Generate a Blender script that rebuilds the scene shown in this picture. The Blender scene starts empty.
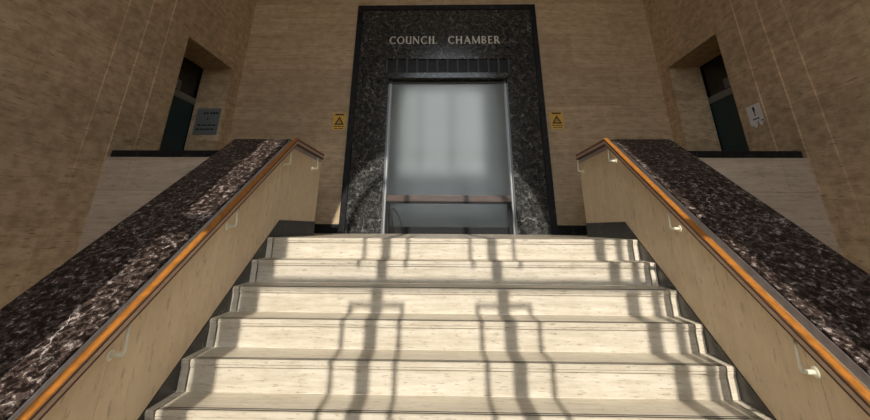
import bpy, bmesh, math, random
from mathutils import Vector
random.seed(4)
SC = bpy.context.scene
COL = SC.collection
PI = math.pi

# ------------------------------------------------------------------ helpers
def box(bm, x0, x1, y0, y1, z0, z1):
    xs = sorted((x0, x1)); ys = sorted((y0, y1)); zs = sorted((z0, z1))
    v = [bm.verts.new((x, y, z)) for x in xs for y in ys for z in zs]
    for f in ((0, 1, 3, 2), (4, 6, 7, 5), (0, 4, 5, 1), (2, 3, 7, 6), (0, 2, 6, 4), (1, 5, 7, 3)):
        bm.faces.new([v[i] for i in f])

def prism(bm, poly, d0, d1, f):
    """closed 2-D polygon extruded from d0 to d1; f(u, v, d) -> point"""
    a = [bm.verts.new(f(u, v, d0)) for u, v in poly]
    b = [bm.verts.new(f(u, v, d1)) for u, v in poly]
    n = len(poly)
    bm.faces.new(a); bm.faces.new(b[::-1])
    for i in range(n):
        bm.faces.new((a[i], b[i], b[(i + 1) % n], a[(i + 1) % n]))

def tube(bm, pts, r, n=10, cap=True):
    pts = [Vector(p) for p in pts]
    rings = []
    for i, p in enumerate(pts):
        t = (pts[min(i + 1, len(pts) - 1)] - pts[max(i - 1, 0)]).normalized()
        up = Vector((0, 0, 1)) if abs(t.z) < .95 else Vector((0, 1, 0))
        a = t.cross(up).normalized(); b = a.cross(t)
        rr = r[i] if isinstance(r, (list, tuple)) else r
        rings.append([bm.verts.new(p + (a * math.cos(2 * PI * k / n) + b * math.sin(2 * PI * k / n)) * rr) for k in range(n)])
    for A, B in zip(rings, rings[1:]):
        for k in range(n):
            bm.faces.new((A[k], A[(k + 1) % n], B[(k + 1) % n], B[k]))
    if cap:
        bm.faces.new(rings[0][::-1]); bm.faces.new(rings[-1])

def YZX(u, v, d): return (d, u, v)      # profile in Y,Z pulled along X
def XZY(u, v, d): return (u, d, v)      # outline in X,Z pulled along Y

def obj(name, bm, mat, parent=None, bevel=0, smooth=False):
    bmesh.ops.recalc_face_normals(bm, faces=bm.faces)
    if parent is not None:
        o = parent
        off = Vector((0, 0, 0))
        while o is not None:
            off += o.location; o = o.parent
        bmesh.ops.translate(bm, verts=bm.verts, vec=-off)
    me = bpy.data.meshes.new(name); bm.to_mesh(me); bm.free()
    if smooth:
        for p in me.polygons: p.use_smooth = True
    me.materials.append(mat)
    o = bpy.data.objects.new(name, me); COL.objects.link(o)
    if parent is not None: o.parent = parent
    if bevel:
        m = o.modifiers.new('bevel', 'BEVEL'); m.width = bevel; m.segments = 2; m.limit_method = 'ANGLE'
    return o

def thing(name, label, cat, loc, group=None):
    o = bpy.data.objects.new(name, None); COL.objects.link(o)
    o.empty_display_size = .1
    o.location = loc; o['label'] = label; o['category'] = cat
    if group: o['group'] = group
    return o

def struct(name, bm, mat, parent=None, bevel=0):
    o = obj(name, bm, mat, parent, bevel)
    if parent is None: o['kind'] = 'structure'
    return o

def sroot(name, loc):
    o = bpy.data.objects.new(name, None); COL.objects.link(o); o.location = loc
    o.empty_display_size = .1; o['kind'] = 'structure'
    return o

def boxobj(name, args, mat, parent=None, bevel=0):
    bm = bmesh.new(); box(bm, *args); return obj(name, bm, mat, parent, bevel)

# ------------------------------------------------------------------ materials
class NT:
    def __init__(s, name):
        s.m = bpy.data.materials.new(name); s.m.use_nodes = True
        s.t = s.m.node_tree; s.b = s.t.nodes['Principled BSDF']; s.L = s.t.links
    def n(s, typ, **kw):
        o = s.t.nodes.new(typ)
        for k, v in kw.items():
            if k in o.inputs.keys(): o.inputs[k].default_value = v
            else: setattr(o, k, v)
        return o
    def link(s, a, b): s.L.new(a, b)
    def ramp(s, src, stops):
        r = s.n('ShaderNodeValToRGB'); e = r.color_ramp.elements
        while len(e) < len(stops): e.new(.5)
        for el, (p, c) in zip(e, stops):
            el.position = p; el.color = c if len(c) == 4 else (*c, 1)
        s.link(src, r.inputs[0]); return r.outputs[0]
    def mix(s, fac, a, b, mode='MIX'):
        m = s.n('ShaderNodeMix', data_type='RGBA', blend_type=mode)
        for sock, val in ((m.inputs[0], fac), (m.inputs[6], a), (m.inputs[7], b)):
            if isinstance(val, (int, float)): sock.default_value = val
            elif isinstance(val, tuple): sock.default_value = (*val, 1)
            else: s.link(val, sock)
        return m.outputs[2]
    def coord(s, scale, rot=(0, 0, 0), axis=None):
        tc = s.n('ShaderNodeTexCoord'); mp = s.n('ShaderNodeMapping')
        src = tc.outputs['Object']
        if axis:
            sp = s.n('ShaderNodeSeparateXYZ'); cb = s.n('ShaderNodeCombineXYZ'); s.link(src, sp.inputs[0])
            for i, ch in enumerate(axis): s.link(sp.outputs['XYZ'.index(ch)], cb.inputs[i])
            src = cb.outputs[0]
        mp.inputs['Scale'].default_value = scale; mp.inputs['Rotation'].default_value = rot
        s.link(src, mp.inputs[0]); return mp.outputs[0]
    def bump(s, h, strength, dist=.01):
        b = s.n('ShaderNodeBump', Strength=strength, Distance=dist); s.link(h, b.inputs['Height'])
        s.link(b.outputs[0], s.b.inputs['Normal'])

def flat(name, col, rough=.6, metal=0, spec=.5):
    m = NT(name); m.b.inputs['Base Color'].default_value = (*col, 1)
    m.b.inputs['Roughness'].default_value = rough; m.b.inputs['Metallic'].default_value = metal
    m.b.inputs['Specular IOR Level'].default_value = spec
    return m.m

def grained(name, col, scale=(30, 30, 30), amt=.15, rough=.6, metal=0):
    m = NT(name)
    nz = m.n('ShaderNodeTexNoise', Scale=1, Detail=5, Roughness=.6); m.link(m.coord(scale), nz.inputs['Vector'])
    a = tuple(c * (1 - amt) for c in col); b = tuple(min(1, c * (1 + amt)) for c in col)
    m.link(m.ramp(nz.outputs['Fac'], [(.3, a), (.7, b)]), m.b.inputs['Base Color'])
    m.b.inputs['Roughness'].default_value = rough; m.b.inputs['Metallic'].default_value = metal
    return m.m

def travertine(name, light, dark, grain, axis=None, blocks=None, rough=.55, pit=.75, bstr=.25, mott=6, mamt=.25):
    """grain = noise scale per axis (large across the beds, small along them)"""
    m = NT(name)
    v = m.coord(grain)
    n1 = m.n('ShaderNodeTexNoise', Scale=1, Detail=8, Roughness=.62, Distortion=.12); m.link(v, n1.inputs['Vector'])
    n2 = m.n('ShaderNodeTexNoise', Scale=.35, Detail=4, Roughness=.5); m.link(v, n2.inputs['Vector'])
    v3 = m.coord(tuple(g * (1.7 if g == max(grain) else 3.4) for g in grain))
    n3 = m.n('ShaderNodeTexNoise', Scale=1, Detail=3, Roughness=.7); m.link(v3, n3.inputs['Vector'])
    md = tuple(.5 * (a + b) for a, b in zip(light, dark))
    c = m.ramp(n1.outputs['Fac'], [(.25, dark), (.46, md), (.62, light)])
    c = m.mix(.35, c, m.ramp(n2.outputs['Fac'], [(.3, dark), (.7, light)]))
    nb = m.n('ShaderNodeTexNoise', Scale=1, Detail=5, Roughness=.65); m.link(m.coord((mott, mott, mott * 1.6)), nb.inputs['Vector'])
    c = m.mix(mamt, c, m.ramp(nb.outputs['Fac'], [(.36, dark), (.62, light)]))
    pits = m.ramp(n3.outputs['Fac'], [(.34, (0, 0, 0)), (.42, (1, 1, 1))])
    pd = tuple(d * pit for d in dark)
    c = m.mix(pits, m.mix(.7, c, pd), c)
    h = m.mix(.5, n1.outputs['Color'], pits)
    if blocks:
        bw, bh, mort, vary = blocks
        bv = m.coord((1, 1, 1), axis=axis)
        br = m.n('ShaderNodeTexBrick', Scale=1)
        br.offset = .5; br.inputs['Brick Width'].default_value = bw; br.inputs['Row Height'].default_value = bh
        br.inputs['Mortar Size'].default_value = mort; br.inputs['Mortar Smooth'].default_value = .3
        br.inputs['Color1'].default_value = (1 - vary, 1 - vary, 1 - vary * 1.1, 1)
        br.inputs['Color2'].default_value = (1 + vary * .2, 1 + vary * .2, 1 + vary * .2, 1)
        br.inputs['Mortar'].default_value = (.72, .68, .62, 1)
        m.link(bv, br.inputs['Vector'])
        c = m.mix(1.0, c, br.outputs['Color'], 'MULTIPLY')
    m.link(c, m.b.inputs['Base Color'])
    m.b.inputs['Roughness'].default_value = rough
    m.b.inputs['Specular IOR Level'].default_value = .35
    m.bump(h, bstr, .006)
    return m.m

def marble(name, stops, vein, vscale, nscale, rough=.22, vein_w=.02, vein_amt=.8, spec=.5, warp=.55, dist=1.1):
    m = NT(name)
    v = m.coord((nscale,) * 3)
    n1 = m.n('ShaderNodeTexNoise', Scale=1, Detail=9, Roughness=.68, Distortion=dist); m.link(v, n1.inputs['Vector'])
    c = m.ramp(n1.outputs['Fac'], stops)
    # veins: edges of warped cells, broken up by a large noise
    wv = m.n('ShaderNodeTexNoise', Scale=2.2, Detail=5, Roughness=.6); tc = m.coord((1, 1, 1)); m.link(tc, wv.inputs['Vector'])
    sc = m.n('ShaderNodeVectorMath', operation='SCALE'); m.link(wv.outputs['Color'], sc.inputs[0]); sc.inputs['Scale'].default_value = warp
    ad = m.n('ShaderNodeVectorMath', operation='ADD'); m.link(tc, ad.inputs[0]); m.link(sc.outputs[0], ad.inputs[1])
    vo = m.n('ShaderNodeTexVoronoi', feature='DISTANCE_TO_EDGE', Scale=vscale); m.link(ad.outputs[0], vo.inputs['Vector'])
    ve = m.ramp(vo.outputs['Distance'], [(0, (1, 1, 1)), (vein_w, (0, 0, 0))])
    br = m.n('ShaderNodeTexNoise', Scale=2.6, Detail=3); m.link(tc, br.inputs['Vector'])
    bk = m.ramp(br.outputs['Fac'], [(.47, (0, 0, 0)), (.62, (1, 1, 1))])
    fac = m.mix(1.0, ve, bk, 'MULTIPLY')
    fac = m.mix(1.0, fac, (vein_amt,) * 3, 'MULTIPLY')
    c = m.mix(fac, c, vein)
    m.link(c, m.b.inputs['Base Color']); m.b.inputs['Roughness'].default_value = rough
    m.b.inputs['Specular IOR Level'].default_value = spec
    return m.m

WL, WD = (.66, .49, .31), (.36, .245, .14)
M = {}
M['wall_back'] = travertine('travertine_back_wall', WL, WD, (1.5, 1.5, 34), 'XZY', (1.55, .70, .003, .16), mott=7, mamt=.38, pit=.6)
M['wall_side'] = travertine('travertine_side_wall', WL, WD, (1.5, 1.5, 30), 'YZX', (1.35, .70, .003, .16), mott=7, mamt=.6, pit=.55)
M['guard'] = travertine('travertine_guard_wall', (.56, .455, .35), (.38, .295, .21), (1.8, 1.8, 34), 'XZY', (.95, .33, .003, .06))
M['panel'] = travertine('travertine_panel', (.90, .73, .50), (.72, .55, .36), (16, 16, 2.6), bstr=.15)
M['riser'] = travertine('travertine_step', (.655, .59, .48), (.38, .32, .225), (3.6, 48, 48), rough=.5, pit=.65)
M['tread'] = travertine('travertine_tread', (.58, .515, .40), (.38, .32, .23), (3, 34, 34), rough=.42, pit=.7)
M['end'] = travertine('travertine_step_end', (.70, .62, .49), (.50, .43, .32), (3, 30, 30), rough=.5)
M['landing'] = travertine('travertine_landing', (.55, .48, .38), (.40, .34, .26), (2, 9, 9), 'XYZ', (.9, .9, .006, .10), rough=.4)
M['hall_floor'] = travertine('travertine_hall_floor', (.62, .52, .38), (.46, .37, .25), (2, 9, 9), 'XYZ', (.9, .9, .005, .08), rough=.4)
M['cap'] = marble('red_brown_marble', [(.36, (.010, .007, .006)), (.48, (.016, .011, .009)), (.53, (.10, .070, .058)), (.57, (.025, .017, .014)), (.63, (.46, .385, .345)), (.69, (.06, .047, .04))],
                  (.60, .56, .52), 2.4, 32, rough=.3, vein_w=.007, spec=.06, dist=.5)
M['black'] = marble('black_veined_marble', [(.37, (.008, .008, .008)), (.53, (.040, .040, .038)), (.71, (.19, .186, .178))],
                    (.44, .43, .40), 1.7, 17, rough=.16, vein_w=.008, vein_amt=.8, spec=.45)
M['black_dark'] = marble('plain_black_marble', [(.3, (.005, .005, .005)), (.55, (.012, .012, .012)), (.75, (.035, .033, .03))],
                         (.3, .3, .28), 2.0, 8, rough=.4, vein_w=.008, vein_amt=.4, spec=.2)
M['skirt'] = marble('dark_grey_marble_skirting', [(.3, (.02, .018, .016)), (.55, (.042, .038, .034)), (.75, (.085, .078, .07))],
                    (.4, .4, .38), 2.4, 8, rough=.35, vein_w=.01, vein_amt=.5)
M['wood'] = grained('varnished_handrail_wood', (.37, .14, .025), (40, 3, 40), .28, .35)
M['strip'] = grained('brown_handrail_wood', (.47, .31, .21), (40, 3, 40), .15, .4)
M['edge'] = flat('pale_handrail_edge', (.62, .50, .38), .4)
M['brown'] = grained('brown_crossbar_wood', (.065, .040, .030), (3, 30, 30), .3, .35)
M['brass'] = flat('pale_brass', (.93, .90, .72), .3, .15)
M['groove'] = flat('dark_red_groove', (.07, .025, .012), .6)
M['mortar'] = flat('pale_mortar', (.85, .76, .58), .8)
M['cap_edge'] = marble('grey_cap_edge_marble', [(.3, (.30, .255, .24)), (.5, (.40, .35, .33)), (.7, (.48, .43, .41))], (.5, .48, .46), 3, 9, rough=.4, vein_w=.01, spec=.3)
M['silver'] = flat('silver_frame_metal', (.30, .30, .30), .4, .6)
M['letter'] = flat('pale_letter_metal', (.66, .61, .52), .45, .3)
M['dark'] = flat('dark_metal', (.007, .007, .007), .5, 0, .2)
M['divider'] = flat('grey_divider_stone', (.055, .05, .047), .5)
M['joint'] = flat('dark_joint', (.045, .038, .03), .8)
M['rubber'] = flat('black_cable', (.008, .008, .008), .5)
M['teal'] = grained('dark_teal_paint', (.004, .032, .040), (8, 8, 3), .2, .45)
M['frame_grey'] = flat('grey_door_frame', (.17, .18, .17), .5)
M['void'] = flat('dark_pane', (.006, .007, .008), .15)
M['yellow'] = grained('yellow_sign_plastic', (.72, .43, .055), (6, 6, 6), .08, .5)
M['ink'] = flat('brown_black_print', (.07, .035, .012), .6)
M['print'] = flat('dark_print', (.012, .012, .014), .6)
M['plaque'] = grained('grey_green_plaque', (.16, .17, .16), (5, 5, 5), .08, .4)
M['paper'] = grained('white_paper', (.72, .68, .66), (9, 9, 9), .05, .8)
M['ceiling'] = flat('ceiling_plaster', (.36, .30, .21), .9)
M['chamber'] = flat('pale_grey_paint', (.62, .64, .64), .9)
M['bars'] = flat('window_bar_metal', (.10, .09, .08), .5)

g = NT('frosted_glass')
gr = g.n('ShaderNodeBsdfRefraction', Color=(.63, .625, .60, 1), Roughness=.28, IOR=1.35)
gg = g.n('ShaderNodeBsdfGlossy', Roughness=.12); gm = g.n('ShaderNodeMixShader'); gm.inputs[0].default_value = .03
g.link(gr.outputs[0], gm.inputs[1]); g.link(gg.outputs[0], gm.inputs[2]); g.link(gm.outputs[0], g.t.nodes['Material Output'].inputs['Surface'])
M['glass'] = g.m

# ------------------------------------------------------------------ measures (metres; landing is z = 0, top nosing is y = 0)
RISE, GO = .1697, .27
SL = RISE / GO
HALL = -9 * RISE
YB = 2.957          # back wall
SX = 3.846          # side walls
PX = 1.722          # parapet face
OX = 2.33           # parapet outer face
YK, YE = .278, 1.459
YG = .449           # guard wall
YW = -5.2           # front wall with the arched window
TOP = 7.2
YP = 2.88           # face of the door surround

# ------------------------------------------------------------------ the setting
bm = bmesh.new(); box(bm, -4.2, 4.2, YW - .4, 0.05, HALL - .15, HALL); struct('floor', bm, M['hall_floor'])
bm = bmesh.new()
box(bm, -1.714, 1.714, .285, YB, -.2, 0)
for s in (-1, 1):
    box(bm, s * 1.714, s * SX, .60, YB, -.2, 0)
    box(bm, s * SX, s * 4.6, 1.25, 2.61, -.2, 0)
box(bm, -1.1, 1.1, YB, 3.5, -.2, 0)
struct('floor_landing', bm, M['landing'])
bm = bmesh.new(); box(bm, -4.2, 4.2, YW - .4, YB + .3, TOP, TOP + .15); struct('ceiling', bm, M['ceiling'])

bm = bmesh.new()
box(bm, -4.6, -1.11, YB, YB + .14, -.2, TOP); box(bm, 1.11, 4.6, YB, YB + .14, -.2, TOP); box(bm, -1.11, 1.11, YB, YB + .14, 2.62, TOP)
struct('wall_back', bm, M['wall_back'])

OY0, OY1, OH = 1.252, 2.612, 2.685
for s, nm in ((-1, 'wall_left'), (1, 'wall_right')):
    bm = bmesh.new()
    ys = [YW - .4, .115, .448, .818, OY0]
    for i in range(4):
        box(bm, s * (SX + .060 - .020 * i), s * 4.45, ys[i], ys[i + 1], HALL - .15, TOP)
    box(bm, s * SX, s * 4.38, OY0, OY1, OH, TOP)
    box(bm, s * SX, s * 4.38, OY1, YB, -.2, TOP)
    struct(nm, bm, M['wall_side'])

# front wall behind the visitor, with the tall arched window that lets the sun in
XC = .048
Z0, ZR, ZS, RA, HW = .55, 4.57, 4.686, 1.745, 1.87
bm = bmesh.new()
y0, y1 = YW - .14, YW
box(bm, -4.2, XC - HW, y0, y1, HALL - .15, TOP); box(bm, XC + HW, 4.2, y0, y1, HALL - .15, TOP)
box(bm, XC - HW, XC + HW, y0, y1, HALL - .15, Z0)
for s in (-1, 1): box(bm, XC + s * HW, XC + .03 + s * RA, y0, y1, ZR, TOP)
N = 40
for i in range(N):
    a, b = PI * i / N, PI * (i + 1) / N
    xa, xb = XC + .03 + RA * math.cos(a), XC + .03 + RA * math.cos(b)
    prism(bm, [(xa, ZS + .03 + RA * math.sin(a)), (xa, TOP), (xb, TOP), (xb, ZS + .03 + RA * math.sin(b))], y0, y1, XZY)
struct('wall_front', bm, M['wall_back'])

win = sroot('window_1', (XC, YW, Z0))
yb0, yb1 = YW - .10, YW - .05
def bars(name, rects):
    bm = bmesh.new()
    for r in rects: box(bm, r[0], r[1], yb0, yb1, r[2], r[3])
    return obj(name, bm, M['bars'], win)
ZT0, ZT1 = 2.50, 2.695
for s in (-1, 1):
    c = XC + s * .488
    bars('mullion', [(c - .045, c + .045, Z0, ZS + 1.30)])
    c = XC + s * 1.47
    bars('jamb_post', [(c - .088, c + .065, Z0, ZS)] if s < 0 else [(c - .05, c + .05, Z0, ZS)])
    c = XC + s * 1.645
    bars('slender_post', [(c - .033, c + .033, Z0, ZT0)])
    bars('slender_post', [(c - .015, c + .125, ZT1, ZR)] if s < 0 else [(c - .033, c + .033, ZT1, ZR)])
    c = XC + s * .488
    for za, zb in ((Z0, 2.40), (2.80, 4.5)):
        for q in (-1, 1): bars('pull_bar', [(c + q * .2 - .0165, c + q * .2 + .0165, za, zb)])
    bars('pull_head', [(c - .183, c - .046, 2.390, 2.397)]); bars('pull_head', [(c + .046, c + .183, 2.390, 2.397)])
bars('transom', [(XC - HW, XC + HW, ZT0, ZT1)])
bm = bmesh.new(); XO = XC - .02
for i in range(N):
    a, b = PI * i / N, PI * (i + 1) / N
    prism(bm, [(XO + R * math.cos(t), ZS - .02 + R * math.sin(t)) for R, t in ((1.36, a), (1.44, a), (1.44, b), (1.36, b))], yb0, yb1, XZY)
obj('arch_ring', bm, M['bars'], win)

# black baseboard along the back wall
bm = bmesh.new()
for s in (-1, 1): box(bm, s * 1.715, s * SX, YB - .025, YB, 0, .138)
struct('baseboard_back', bm, M['black_dark'])

# ------------------------------------------------------------------ staircase
stairs = thing('staircase', 'broad flight of pale travertine steps rising between two parapets to the dark doorway', 'stairs', (0, -1.2, HALL))
def step_profile(k):
    y, z = -k * GO, -k * RISE
    return y, z
for k in range(9):
    y, z = step_profile(k)
    bot = z - RISE
    bm = bmesh.new()
    box(bm, -1.655, 1.655, y + .014, y + GO + .010, bot + .0005, z - .040)
    st = obj('step', bm, M['riser'], stairs)
    bm = bmesh.new()
    prof = [(y, z - .004), (y, z - .024), (y + .005, z - .027), (y + .005, z - .040), (y + GO + .014, z - .040), (y + GO + .014, z), (y + .004, z)]
    prism(bm, prof, -1.655, 1.655, YZX)
    tr = obj('tread', bm, M['tread'], st)
    bm = bmesh.new()
    prism(bm, [(y - .0012, z - .003), (y - .0012, z - .0245), (y + .0045, z - .0275), (y + .0045, z - .0395), (y + .0060, z - .0395), (y + .006, z - .003)], -1.6555, 1.6555, YZX)
    obj('nosing', bm, M['riser'], st)
    bm = bmesh.new()
    box(bm, -1.655, 1.655, y + .018, y + .028, z - .003, z + .0012)
    box(bm, -1.655, 1.655, y + .042, y + .050, z - .003, z + .0012)
    obj('grip_strip', bm, M['joint'], st)
    for s in (-1, 1):
        bm = bmesh.new(); box(bm, s * 1.655, s * 1.667, y + .030, y + GO + .012, bot + .001, z - .010)
        obj('end_joint', bm, M['joint'], st)
        bm = bmesh.new()
        prof = [(y + .002, z - .003), (y + .002, z - .024), (y + .007, z - .027), (y + .007, z - .040), (y + .014, z - .041), (y + .014, bot + .001), (y + GO + .012, bot + .001), (y + GO + .012, z), (y + .006, z)]
        prism(bm, prof, s * 1.667, s * 1.7145, YZX)
        obj('end_block', bm, M['end'], st)

# ------------------------------------------------------------------ parapets, caps and skirting
CZ = .82                       # cap top: z = CZ + SL*y on the slope
YCK = .235; ZCL = CZ + SL * YCK
YF = -2.62                     # front end of the parapets
def parapet(s, label):
    root = thing('stair_parapet', label, 'parapet', (s * 2.02, -.6, HALL))
    g = .0                     # nosing line offset of the panel foot
    ct = .080
    # travertine panels on the inner side, split at upright joints
    cuts = [YF, -1.75, -.86, .085, .095, 1.459] if s < 0 else [YF, -1.75, -.86, .02, .72, 1.459]
    def low(y): return max(SL * y, HALL + .001) if y < .2487 else .1563
    def high(y): return (CZ + SL * y if y < YCK else ZCL) - ct
    for a, b in zip(cuts, cuts[1:]):
        pts = sorted({a + .0015, b - .0015} | {p for p in (-2.43, .2487, YCK) if a < p < b})
        poly = [(y, low(y)) for y in pts] + [(y, high(y)) for y in reversed(pts)]
        bm = bmesh.new(); prism(bm, poly, s * PX, s * (PX + .05), YZX)
        obj('panel', bm, M['panel'], root)
    # solid body behind the panels
    bm = bmesh.new()
    prism(bm, [(YF + .01, HALL), (YG + .14, HALL), (YG + .14, ZCL - .018), (YCK, ZCL - .018), (YF + .01, CZ + SL * (YF + .01) - .018)], s * (PX + .05), s * (OX - .03), YZX)
    box(bm, s * (PX + .05), s * (OX - .03), YG + .14, YE - .01, .001, ZCL - .018)
    obj('body', bm, M['guard'], root)
    # black marble skirting under the panels
    bm = bmesh.new()
    prism(bm, [(-2.424, HALL + .001), (.285, HALL + .001), (.285, .001), (YE, .001), (YE, .1545), (.25, .1545), (.247, .1535)], s * 1.7155, s * (PX + .049), YZX)
    obj('skirting', bm, M['skirt'], root)
    # marble cap: long sloping slab and level slab
    bm = bmesh.new()
    prism(bm, [(YF - .03, CZ + SL * (YF - .03)), (YCK, ZCL), (YCK, ZCL - .016), (YF - .03, CZ + SL * (YF - .03) - .016)], s * (PX + .003), s * OX, YZX)
    cs = obj('cap_slab', bm, M['cap'], root, bevel=.004)
    bm = bmesh.new()
    prism(bm, [(YF - .03, CZ + SL * (YF - .03) - .0165), (YCK, ZCL - .0165), (YCK, ZCL - ct), (YF - .03, CZ + SL * (YF - .03) - ct)], s * (PX + .002), s * (PX + .049), YZX)
    obj('edge_band', bm, M['cap_edge'], cs, bevel=.003)
    bm = bmesh.new()
    box(bm, s * (PX + .003), s * OX, YCK + .0006, YE + .01, ZCL - .016, ZCL)
    cs = obj('cap_slab', bm, M['cap'], root, bevel=.004)
    bm = bmesh.new()
    box(bm, s * (PX + .002), s * (PX + .049), YCK + .0006, YE + .01, ZCL - ct, ZCL - .0165)
    obj('edge_band', bm, M['cap_edge'], cs, bevel=.003)
    if s < 0:
        boxobj('mortar_joint', (s * (PX - .0012), s * (PX + .01), .085, .095, SL * .095 + .002, CZ + SL * .085 - ct), M['mortar'], root)
    return root
parapet(-1, 'travertine stair parapet on the left with a wide sunlit band along its red marble cap')
parapet(1, 'travertine stair parapet on the right whose dark marble cap lies mostly in shade')

# ------------------------------------------------------------------ handrails
def rail_sweep(bm, s, prof, y_start):
    """profile (offset in x from the parapet face, height above/below the rail line) swept along slope and level run"""
    RZ = .831
    yk = .235; zk = RZ + SL * yk; sl = SL + (.020 if s > 0 else 0)
    tb = math.atan(SL) / 2
    path = [(y_start, zk + sl * (y_start - yk), 0), (yk, zk, 1), (YE, zk, 2)]
    rings = []
    for y, z, kind in path:
        ring = []
        for dx, h in prof:
            if kind == 0: p = (s * dx, y, z + h)
            elif kind == 1: p = (s * dx, y - h * math.tan(tb) * .0, z + h)
            else: p = (s * dx, 1.27, z + h)
            ring.append(bm.verts.new(p))
        rings.append(ring)
    n = len(prof)
    for A, B in zip(rings, rings[1:]):
        for k in range(n): bm.faces.new((A[k], B[k], B[(k + 1) % n], A[(k + 1) % n]))
    bm.faces.new(rings[0]); bm.faces.new(rings[-1][::-1])
def handrail(s, label, spots):
    root = thing('handrail', label, 'handrail', (s * 1.66, -.6, HALL))
    x0, x1 = 1.634, 1.680
    bm = bmesh.new()
    rail_sweep(bm, s, [(x0, -.017), (x0, -.007), (x0 + .004, -.002), (x0 + .012, .001), (x1 - .012, .001), (x1 - .004, -.002), (x1, -.007), (x1, -.017)], -2.55)
    obj('rail', bm, M['wood'], root, bevel=.0015)
    bm = bmesh.new()
    rail_sweep(bm, s, [(x0 + .003, -.0325), (x0 + .003, -.0175), (x1 - .006, -.0175), (x1 - .006, -.0325)], -2.54)
    obj('groove', bm, M['groove'], root)
    bm = bmesh.new()
    rail_sweep(bm, s, [(x0 + .001, -.060), (x0 + .001, -.033), (x1 - .004, -.033), (x1 - .004, -.060)], -2.55)
    obj('lower_strip', bm, M['strip'], root, bevel=.002)
    bm = bmesh.new()
    rail_sweep(bm, s, [(x0 + .003, -.075), (x0 + .003, -.0605), (x1 - .010, -.0605), (x1 - .010, -.075)], -2.54)
    obj('bottom_edge', bm, M['groove'], root)  # dark strip colours in the shadow beneath the lower strip
    for (y, z, top) in spots:
        bm = bmesh.new()
        xa, xb = s * 1.716, s * 1.668
        pts = [(xa, y, z), (xb + s * .012, y, z), (xb - s * .012, y, z + .004), (xb - s * .017, y, z + .014), (xb - s * .014, y, z + .05), (xb - s * .004, y, top)]
        tube(bm, pts, [.011, .011, .010, .008, .007, .007], 10)
        b = obj('bracket', bm, M['brass'], root, smooth=True)
        bm = bmesh.new()
        tube(bm, [(s * 1.7215, y, z), (s * 1.714, y, z), (s * 1.711, y, z)], [.024, .024, .017], 20)
        obj('rose', bm, M['brass'], b)
    return root
def spot(y, s):
    zt = .831 + SL * .235 + (SL + (.020 if s > 0 else 0)) * (min(y, .235) - .235) - .073
    return (y, zt - (.16 if y < .235 else .14), zt)
handrail(-1, 'varnished timber handrail on brass brackets along the left parapet', [spot(v, -1) for v in (-1.75, -.807, .146, 1.10)])
handrail(1, 'bright orange sunlit timber handrail on brass brackets along the right parapet', [spot(v, 1) for v in (-1.737, -.769, .224, 1.298)])

# ------------------------------------------------------------------ low guard walls with black ledges at the sides
for s, side in ((-1, 'left'), (1, 'right')):
    lab = {'left': 'low travertine wall with black ledge between left parapet cap and the left side wall',
           'right': 'low travertine wall with black ledge between right parapet cap and the right side wall'}[side]
    root = thing('low_wall', lab, 'low wall', (s * 3.1, YG + .07, HALL), 'low walls beside the stairs')
    bm = bmesh.new(); box(bm, s * (OX + .001), s * (SX + .02), YG, YG + .14, HALL, .807); obj('panel', bm, M['guard'], root)
    bm = bmesh.new(); box(bm, s * (OX + .001), s * (SX - .030), YG - .012, YG + .155, .8075, .880); obj('ledge', bm, M['black_dark'], root, bevel=.004)

# ------------------------------------------------------------------ black marble door surround
por = thing('door_surround', 'tall black marble door surround with white veins and carved lettering above', 'door surround', (0, YP, 0))
PS = {-1: 1.745, 1: 1.700}; PH, OW = 4.10, 1.075
for s in (-1, 1):
    bm = bmesh.new(); prism(bm, [(s * OW, YP), (s * (PS[s] - .10), YP), (s * (PS[s] - .10), YB - .001), (s * OW, YB - .001)], 0, 2.60, lambda u, v, d: (u, v, d)); obj('jamb', bm, M['black'], por, bevel=.004)
bm = bmesh.new(); 
PL, PR = -PS[-1], PS[1]
box(bm, PL + .10, PR - .10, YP, YB - .001, 2.975, PH - .10)
box(bm, PL + .10, -1.135, YP, YB - .001, 2.6005, 2.975); box(bm, 1.135, PR - .10, YP, YB - .001, 2.6005, 2.975)
obj('lintel', bm, M['black'], por)
bm = bmesh.new()
box(bm, -1.135, 1.135, YP - .004, YB - .001, 2.6005, 2.705)
obj('head_band', bm, M['black'], por, bevel=.004)
bm = bmesh.new()
for s in (-1, 1): prism(bm, [(s * PS[s], 0), (s * PS[s], PH), (s * (PS[s] - .098), PH - .098), (s * (PS[s] - .098), 0)], YP - .035, YB - .001, XZY)
prism(bm, [(PL, PH), (PR, PH), (PR - .098, PH - .098), (PL + .098, PH - .098)], YP - .035, YB - .001, XZY)
obj('outer_moulding', bm, M['black_dark'], por, bevel=.004)
boxobj('recess', (-1.134, 1.134, YP + .045, YB - .002, 2.706, 2.974), M['black_dark'], por)
for i in range(13):
    x = -1.125 + i * 2.25 / 12
    boxobj('divider', (x - .014, x + .014, YP + .004, YP + .0445, 2.7065, 2.9745), M['divider'], por, bevel=.004)

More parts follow.
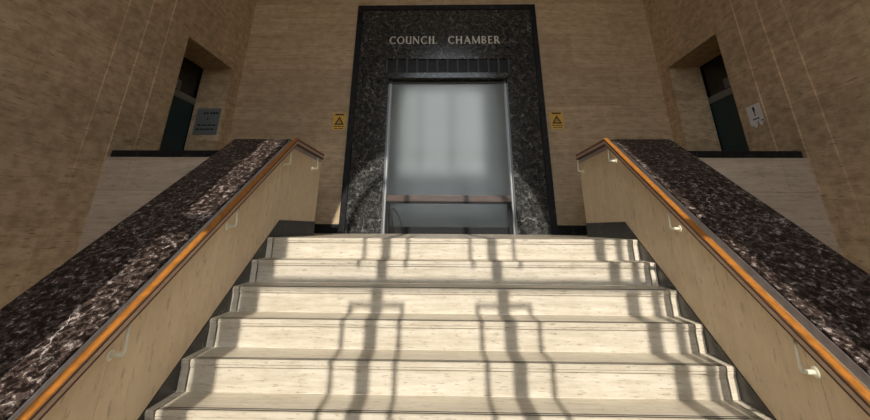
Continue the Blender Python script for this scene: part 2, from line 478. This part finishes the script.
# ------------------------------------------------------------------ lettering
def stem(x, w, y0=0., y1=1., fl=.05):
    return [(x - w / 2 - fl, y0), (x + w / 2 + fl, y0), (x + w / 2 + .006, y0 + .10), (x + w / 2 + .006, y1 - .10), (x + w / 2 + fl, y1), (x - w / 2 - fl, y1), (x - w / 2 - .006, y1 - .10), (x - w / 2 - .006, y0 + .10)]
def bar(x0, y0, x1, y1, w):
    dx, dy = x1 - x0, y1 - y0; l = math.hypot(dx, dy); nx, ny = -dy / l * w / 2, dx / l * w / 2
    return [(x0 + nx, y0 + ny), (x0 - nx, y0 - ny), (x1 - nx, y1 - ny), (x1 + nx, y1 + ny)]
def arc(cx, cy, rx, ry, a0, a1, thick, thin, n=20):
    out = []
    def pt(a, k):
        t = thin + (thick - thin) * abs(math.cos(a)); return (cx + (rx - k * t) * math.cos(a), cy + (ry - k * thin) * math.sin(a))
    for i in range(n):
        a, b = math.radians(a0 + (a1 - a0) * i / n), math.radians(a0 + (a1 - a0) * (i + 1) / n)
        out.append([pt(a, 0), pt(b, 0), pt(b, 1), pt(a, 1)])
    return out
TK, TN = .17, .085
GL = {
 'C': (.86, arc(.47, .5, .45, .51, 48, 312, TK, TN) + [bar(.78, .80, .80, .97, .06), bar(.78, .20, .80, .03, .06)]),
 'O': (1.0, arc(.5, .5, .48, .51, 0, 360, TK, TN, 30)),
 'U': (.80, [stem(.13, TK, .30, 1), stem(.68, TN + .05, 0, 1)] + arc(.40, .36, .355, .37, 180, 335, TK, TN)),
 'N': (.95, [stem(.13, TN), stem(.80, TN), bar(.10, .97, .82, .02, TK)]),
 'I': (.36, [stem(.18, TK)]),
 'L': (.66, [stem(.15, TK), bar(.12, .045, .62, .045, TN), bar(.61, .0, .63, .2, .05)]),
 'H': (.95, [stem(.15, TK), stem(.78, TK), bar(.15, .5, .78, .5, TN)]),
 'A': (.95, [bar(.10, .0, .47, 1.0, TN), bar(.45, 1.0, .84, 0, TK), bar(.24, .34, .68, .34, TN), bar(.0, .02, .22, .02, .05), bar(.72, .02, .96, .02, .05)]),
 'M': (1.12, [stem(.12, TN, fl=.04), stem(.98, TK, fl=.04), bar(.12, 1, .54, .04, TK * .85), bar(.54, .04, .96, 1, TN)]),
 'B': (.72, [stem(.15, TK)] + arc(.34, .745, .27, .255, -90, 90, TK * .9, TN) + arc(.36, .26, .31, .26, -90, 90, TK * .9, TN) + [bar(.15, .957, .36, .957, TN), bar(.15, .5, .38, .5, TN), bar(.15, .043, .38, .043, TN)]),
 'E': (.66, [stem(.15, TK), bar(.15, .957, .58, .957, TN), bar(.15, .51, .52, .51, TN), bar(.15, .043, .61, .043, TN), bar(.575, .82, .575, .98, .05), bar(.605, .02, .605, .2, .05)]),
 'R': (.80, [stem(.15, TK)] + arc(.34, .73, .29, .27, -90, 90, TK * .9, TN) + [bar(.15, .957, .36, .957, TN), bar(.15, .48, .38, .48, TN), bar(.38, .48, .74, .0, TK)]),
}
let = thing('lettering', 'pale raised capital letters reading COUNCIL CHAMBER on the black lintel', 'lettering', (0, YP, 3.27))
def word(txt, xa, xb, zb, h):
    gap = .16
    tot = sum(GL[c][0] for c in txt) + gap * (len(txt) - 1)
    k = (xb - xa) / tot; x = xa
    for c in txt:
        w, polys = GL[c]
        bm = bmesh.new()
        for p in polys:
            prism(bm, [(x + u * k, zb + v * h) for u, v in p], YP - .012, YP - .0005, XZY)
        obj('letter', bm, M['letter'], let)
        x += (w + gap) * k
word('COUNCIL', -1.095, -.195, 3.28, .152)
word('CHAMBER', .012, .985, 3.28, .152)

# ------------------------------------------------------------------ frosted glass doorway
YD = YB + .12
door = sroot('door_1', (0, YD, 0))
bm = bmesh.new()
for s in (-1, 1): box(bm, s * OW, s * 1.1095, YB, YD + .03, 0, 2.6)
box(bm, -1.1095, 1.1095, YB, YD + .03, 2.6005, 2.6195)
obj('reveal_lining', bm, M['black'], door)
bm = bmesh.new()
for s in (-1, 1): box(bm, s * 1.042, s * OW, YD - .03, YD + .03, 0, 2.554)
obj('frame', bm, M['silver'], door, bevel=.004)
boxobj('frame_head', (-1.0745, 1.0745, YD - .032, YD + .03, 2.555, 2.584), M['divider'], door, bevel=.003)
boxobj('head_rail', (-1.034, 1.034, YD - .045, YD + .02, 2.585, 2.599), M['dark'], door)
boxobj('upper_pane', (-1.0345, 1.0345, YD + .002, YD + .010, .50, 2.5445), M['glass'], door)
boxobj('lower_pane', (-1.0345, 1.0345, YD + .002, YD + .010, .105, .4995), M['glass'], door)
boxobj('bottom_rail', (-1.0345, 1.0345, YD - .01, YD + .02, .001, .1045), M['dark'], door, bevel=.003)

cb = thing('crossbar', 'brown timber crossbar on short dark posts across the frosted glass doorway', 'crossbar', (0, YD - .07, 0))
boxobj('beam', (-1.03, 1.03, YD - .115, YD - .05, .485, .585), M['brown'], cb, bevel=.006)
boxobj('lower_edge', (-1.03, 1.03, YD - .105, YD - .055, .458, .4845), M['dark'], cb)
for s in (-1, 1):
    boxobj('post', (s * .96, s * 1.025, YD - .10, YD - .06, .001, .4575), M['dark'], cb, bevel=.003)
bm = bmesh.new()
def loop(pts, r):
    P = [Vector(p) for p in pts]; out = []
    for i in range(len(P) - 1):
        p0, p1, p2, p3 = P[max(i - 1, 0)], P[i], P[i + 1], P[min(i + 2, len(P) - 1)]
        for j in range(6):
            t = j / 6
            out.append(.5 * ((2 * p1) + (p2 - p0) * t + (2 * p0 - 5 * p1 + 4 * p2 - p3) * t * t + (3 * p1 - p0 - 3 * p2 + p3) * t ** 3))
    out.append(P[-1]); tube(bm, out, r, 8)
yc = YD - .14
loop([(-.93, yc + .02, .012), (-.965, yc, .20), (-.92, yc, .375), (-.82, yc - .01, .29), (-.74, yc - .02, .10), (-.70, yc - .03, .012), (-.60, yc - .04, .011)], .010)
loop([(-.90, yc, .012), (-.90, yc - .01, .16), (-.945, yc, .33), (-.99, yc + .0, .22), (-.955, yc - .02, .011)], .010)
cab = obj('cable', bm, M['rubber'], None, smooth=True)
cab['label'] = 'black cable looped on the floor at the lower left corner of the doorway'; cab['category'] = 'cable'

# chamber behind the glass
bm = bmesh.new(); CY0, CY1 = YB + .24, 7.4
box(bm, -3.2, -3.0, CY0, CY1, -.2, 4.2); box(bm, 3.0, 3.2, CY0, CY1, -.2, 4.2)
box(bm, -3.2, -1.3, CY0, CY1, 4.2, 4.35); box(bm, 1.3, 3.2, CY0, CY1, 4.2, 4.35); box(bm, -1.3, 1.3, CY0, 4.6, 4.2, 4.35); box(bm, -1.3, 1.3, 6.3, CY1, 4.2, 4.35); box(bm, -3.2, 3.2, YB + .545, CY1, -.3, -.05)  # roof gap is an added skylight, unseen, to brighten the chamber
wx0, wx1, wz0, wz1 = -1.32, 1.06, 1.42, 3.9
box(bm, -3.2, wx0, CY1, CY1 + .2, -.3, 4.35); box(bm, wx1, 3.2, CY1, CY1 + .2, -.3, 4.35)
box(bm, wx0, wx1, CY1, CY1 + .2, -.3, wz0); box(bm, wx0, wx1, CY1, CY1 + .2, wz1, 4.35)
box(bm, -3.2, -1.11, YB + .145, CY0, -.2, 4.2); box(bm, 1.11, 3.2, YB + .145, CY0, -.2, 4.2); box(bm, -1.11, 1.11, YB + .145, CY0, 2.62, 4.2)
struct('wall_chamber', bm, M['chamber'])
win2 = sroot('window_2', (0, CY1, wz0))
for x in (-.78, .12): boxobj('mullion', (x - .05, x + .05, CY1 + .04, CY1 + .12, wz0, wz1), M['chamber'], win2)

tp = NT('tinted_window_pane'); tr_ = tp.n('ShaderNodeBsdfTransparent'); tr_.inputs[0].default_value = (.45, .45, .44, 1)  # tint added to dim the daylight coming through the chamber window
tp.link(tr_.outputs[0], tp.t.nodes['Material Output'].inputs['Surface'])
boxobj('pane', (wx0, wx1, CY1 + .07, CY1 + .08, wz0, wz1), tp.m, win2)

# ------------------------------------------------------------------ side doors in the deep openings
for s, nm in ((-1, 'door_2'), (1, 'door_3')):
    d = sroot(nm, (s * 4.41, 1.93, 0))
    xa, xb = s * 4.385, s * 4.43
    boxobj('leaf', (s * 4.40, s * 4.44, OY0 + .06, OY1 - .001, .005, 2.02), M['teal'], d)
    bm = bmesh.new()
    box(bm, xa, s * 4.45, OY0 + .001, OY0 + .059, .001, OH)
    box(bm, xa, s * 4.45, OY0 + .06, OY1 - .001, 2.025, 2.13)
    obj('frame', bm, M['frame_grey'], d)
    boxobj('transom_pane', (s * 4.41, s * 4.44, OY0 + .06, OY1 - .001, 2.131, 2.67), M['void'], d)
    boxobj('transom_block', (s * 4.392, s * 4.41, 1.75, 2.15, 2.15, 2.30), M['frame_grey'], d)  # grey block stands in for lit wall showing through the transom glass
    bm = bmesh.new(); tube(bm, [(s * 4.40, 1.40, 1.0), (s * 4.36, 1.40, 1.0), (s * 4.35, 1.41, 1.0), (s * 4.35, 1.52, 1.0)], .011, 10)
    obj('handle', bm, M['silver'], d, smooth=True)
    bm = bmesh.new(); box(bm, s * 4.46, s * 4.6, OY0 - .3, YB, -.2, TOP); obj('backing', bm, M['dark'], d)

# ------------------------------------------------------------------ signs
def warning(xc, zc, label):
    root = thing('warning_sign', label, 'sign', (xc, YB, zc), 'yellow warning signs')
    w, h = .225, .30
    boxobj('plate', (xc - w / 2, xc + w / 2, YB - .006, YB - .0005, zc - h / 2, zc + h / 2), M['yellow'], root, bevel=.001)
    ya, yb = YB - .008, YB - .0062
    boxobj('heading', (xc - .082, xc + .082, ya, yb, zc + .108, zc + .138), M['ink'], root)
    bm = bmesh.new()
    T = [(xc, zc + .092), (xc - .088, zc - .062), (xc + .088, zc - .062)]
    I = [(xc + (u - xc) * .48, zc - .010 + (v - zc + .010) * .48) for u, v in T]
    for i in range(3):
        j = (i + 1) % 3; prism(bm, [T[i], T[j], I[j], I[i]], ya, yb, XZY)
    prism(bm, [(xc + .012, zc + .030), (xc - .018, zc - .012), (xc, zc - .014), (xc - .014, zc - .040), (xc + .020, zc - .004), (xc + .003, zc - .002)], ya - .0004, yb, XZY)
    obj('triangle', bm, M['ink'], root)
    bm = bmesh.new()
    for k, (wa, wb) in enumerate(((-.09, -.03), (-.02, .04), (.05, .09))): box(bm, xc + wa, xc + wb, ya, yb, zc - .098, zc - .082)
    for k, (wa, wb) in enumerate(((-.08, .0), (.012, .08))): box(bm, xc + wa, xc + wb, ya, yb, zc - .132, zc - .118)
    obj('small_print', bm, M['ink'], root)
warning(-1.925, 1.815, 'yellow warning sign with black triangle on the wall left of the door surround')
warning(1.905, 1.835, 'yellow warning sign with black triangle on the wall right of the door surround')

pl = thing('wall_plaque', 'grey rectangular plaque with dark text inside the deep opening on the left', 'plaque', (-4.09, OY1, 1.5))
boxobj('plate', (-4.295, -3.885, OY1 - .018, OY1 - .0005, 1.505, 1.96), M['plaque'], pl, bevel=.003)
def ink(segs, z, h):
    for a, b in segs: boxobj('word', (a, b, OY1 - .0195, OY1 - .0182, z, z + h), M['print'], pl)
ink([(-4.17, -4.13), (-4.12, -4.09), (-4.06, -4.03), (-4.02, -3.97), (-3.96, -3.92)], 1.855, .035)
ink([(-4.095, -4.07)], 1.755, .026)
ink([(-4.24, -4.18), (-4.17, -4.09), (-4.07, -4.0), (-3.99, -3.93)], 1.655, .024)
ink([(-4.26, -4.19), (-4.18, -4.10), (-4.09, -4.01), (-4.0, -3.95)], 1.585, .024)

nt = thing('paper_notice', 'white paper notice with exclamation mark and torn lower edge on the right wall', 'notice', (SX, .97, 1.28))
def NX(u, v, d): return (SX - d + .002, u, v)
a0, a1, zb, zt = .85, 1.10, 1.30, 1.545
bm = bmesh.new()
poly = [(a0, zt), (a0, zb + .03), (a0 + .03, zb + .012), (a0 + .055, zb - .025), (a0 + .085, zb - .02), (a0 + .10, zb + .01), (a0 + .13, zb - .006), (a0 + .15, zb - .035), (a0 + .185, zb - .03), (a0 + .2, zb + .008), (a0 + .225, zb - .01), (a1, zb + .02), (a1, zt)]
prism(bm, poly, .0008, .0028, NX); obj('sheet', bm, M['paper'], nt)
cx = .975
def mark(name, poly):
    bm = bmesh.new(); prism(bm, poly, .003, .0038, NX); obj(name, bm, M['print'], nt)
mark('exclamation_stroke', [(cx - .008, 1.435), (cx + .008, 1.435), (cx + .02, 1.50), (cx + .012, 1.52), (cx - .012, 1.52), (cx - .02, 1.50)])
mark('exclamation_dot', [(cx + .013 * math.cos(t * PI / 5), 1.418 + .013 * math.sin(t * PI / 5)) for t in range(10)])
for (ya, yb, za, zz) in ((cx - .055, cx - .02, 1.36, 1.378), (cx - .012, cx + .02, 1.36, 1.378), (cx + .028, cx + .055, 1.36, 1.378), (a0 + .01, a0 + .05, 1.325, 1.34), (a0 + .10, a0 + .115, 1.30, 1.335)):
    mark('word', [(ya, za), (yb, za), (yb, zz), (ya, zz)])

# ------------------------------------------------------------------ light
sun = bpy.data.lights.new('sun', 'SUN'); sun.energy = 4.0; sun.angle = math.radians(.45); sun.color = (1, .95, .87)
so = bpy.data.objects.new('sun', sun); COL.objects.link(so); so.location = (0, -9, 9)
so.rotation_euler = Vector((-.030, 1, -.60)).to_track_quat('-Z', 'Y').to_euler()

w = bpy.data.worlds.new('world'); SC.world = w; w.use_nodes = True
nt_ = w.node_tree; bg = nt_.nodes['Background']
tc = nt_.nodes.new('ShaderNodeTexCoord'); sp = nt_.nodes.new('ShaderNodeSeparateXYZ'); rp = nt_.nodes.new('ShaderNodeValToRGB')
nt_.links.new(tc.outputs['Generated'], sp.inputs[0]); nt_.links.new(sp.outputs['Z'], rp.inputs[0])
e = rp.color_ramp.elements; e[0].position = 0; e[0].color = (.55, .50, .42, 1); e[1].position = .06; e[1].color = (.86, .93, 1.0, 1)
nt_.links.new(rp.outputs[0], bg.inputs[0]); bg.inputs[1].default_value = 3.55

# ------------------------------------------------------------------ camera
cam = bpy.data.cameras.new('camera'); co = bpy.data.objects.new('camera', cam); COL.objects.link(co)
cam.sensor_fit = 'HORIZONTAL'; cam.sensor_width = 36; cam.lens = 411.531 / 870 * 36
cam.shift_y = (52.4806 - 210) / 870; cam.clip_start = .05
yaw, pitch, roll = .0270, .4027, .0058
F = Vector((-math.sin(yaw) * math.cos(pitch), math.cos(yaw) * math.cos(pitch), math.sin(pitch)))
R0 = Vector((math.cos(yaw), math.sin(yaw), 0)); U0 = R0.cross(F)
Rv = R0 * math.cos(roll) + U0 * math.sin(roll); Uv = -R0 * math.sin(roll) + U0 * math.cos(roll)
from mathutils import Matrix
mt = Matrix((Rv, Uv, -F)).transposed().to_4x4(); mt.translation = Vector((-.0429, -4.1867, .0916))
co.matrix_world = mt
SC.camera = co
vs = SC.view_settings; vs.view_transform = 'Standard'; vs.look = 'None'; vs.gamma = 1; vs.exposure = .13; vs.use_curve_mapping = False
SC.cycles.max_bounces = 12; SC.cycles.diffuse_bounces = 8; SC.cycles.glossy_bounces = 4; SC.cycles.transmission_bounces = 8
SC.cycles.sample_clamp_indirect = 6
SC.cycles.use_denoising = True
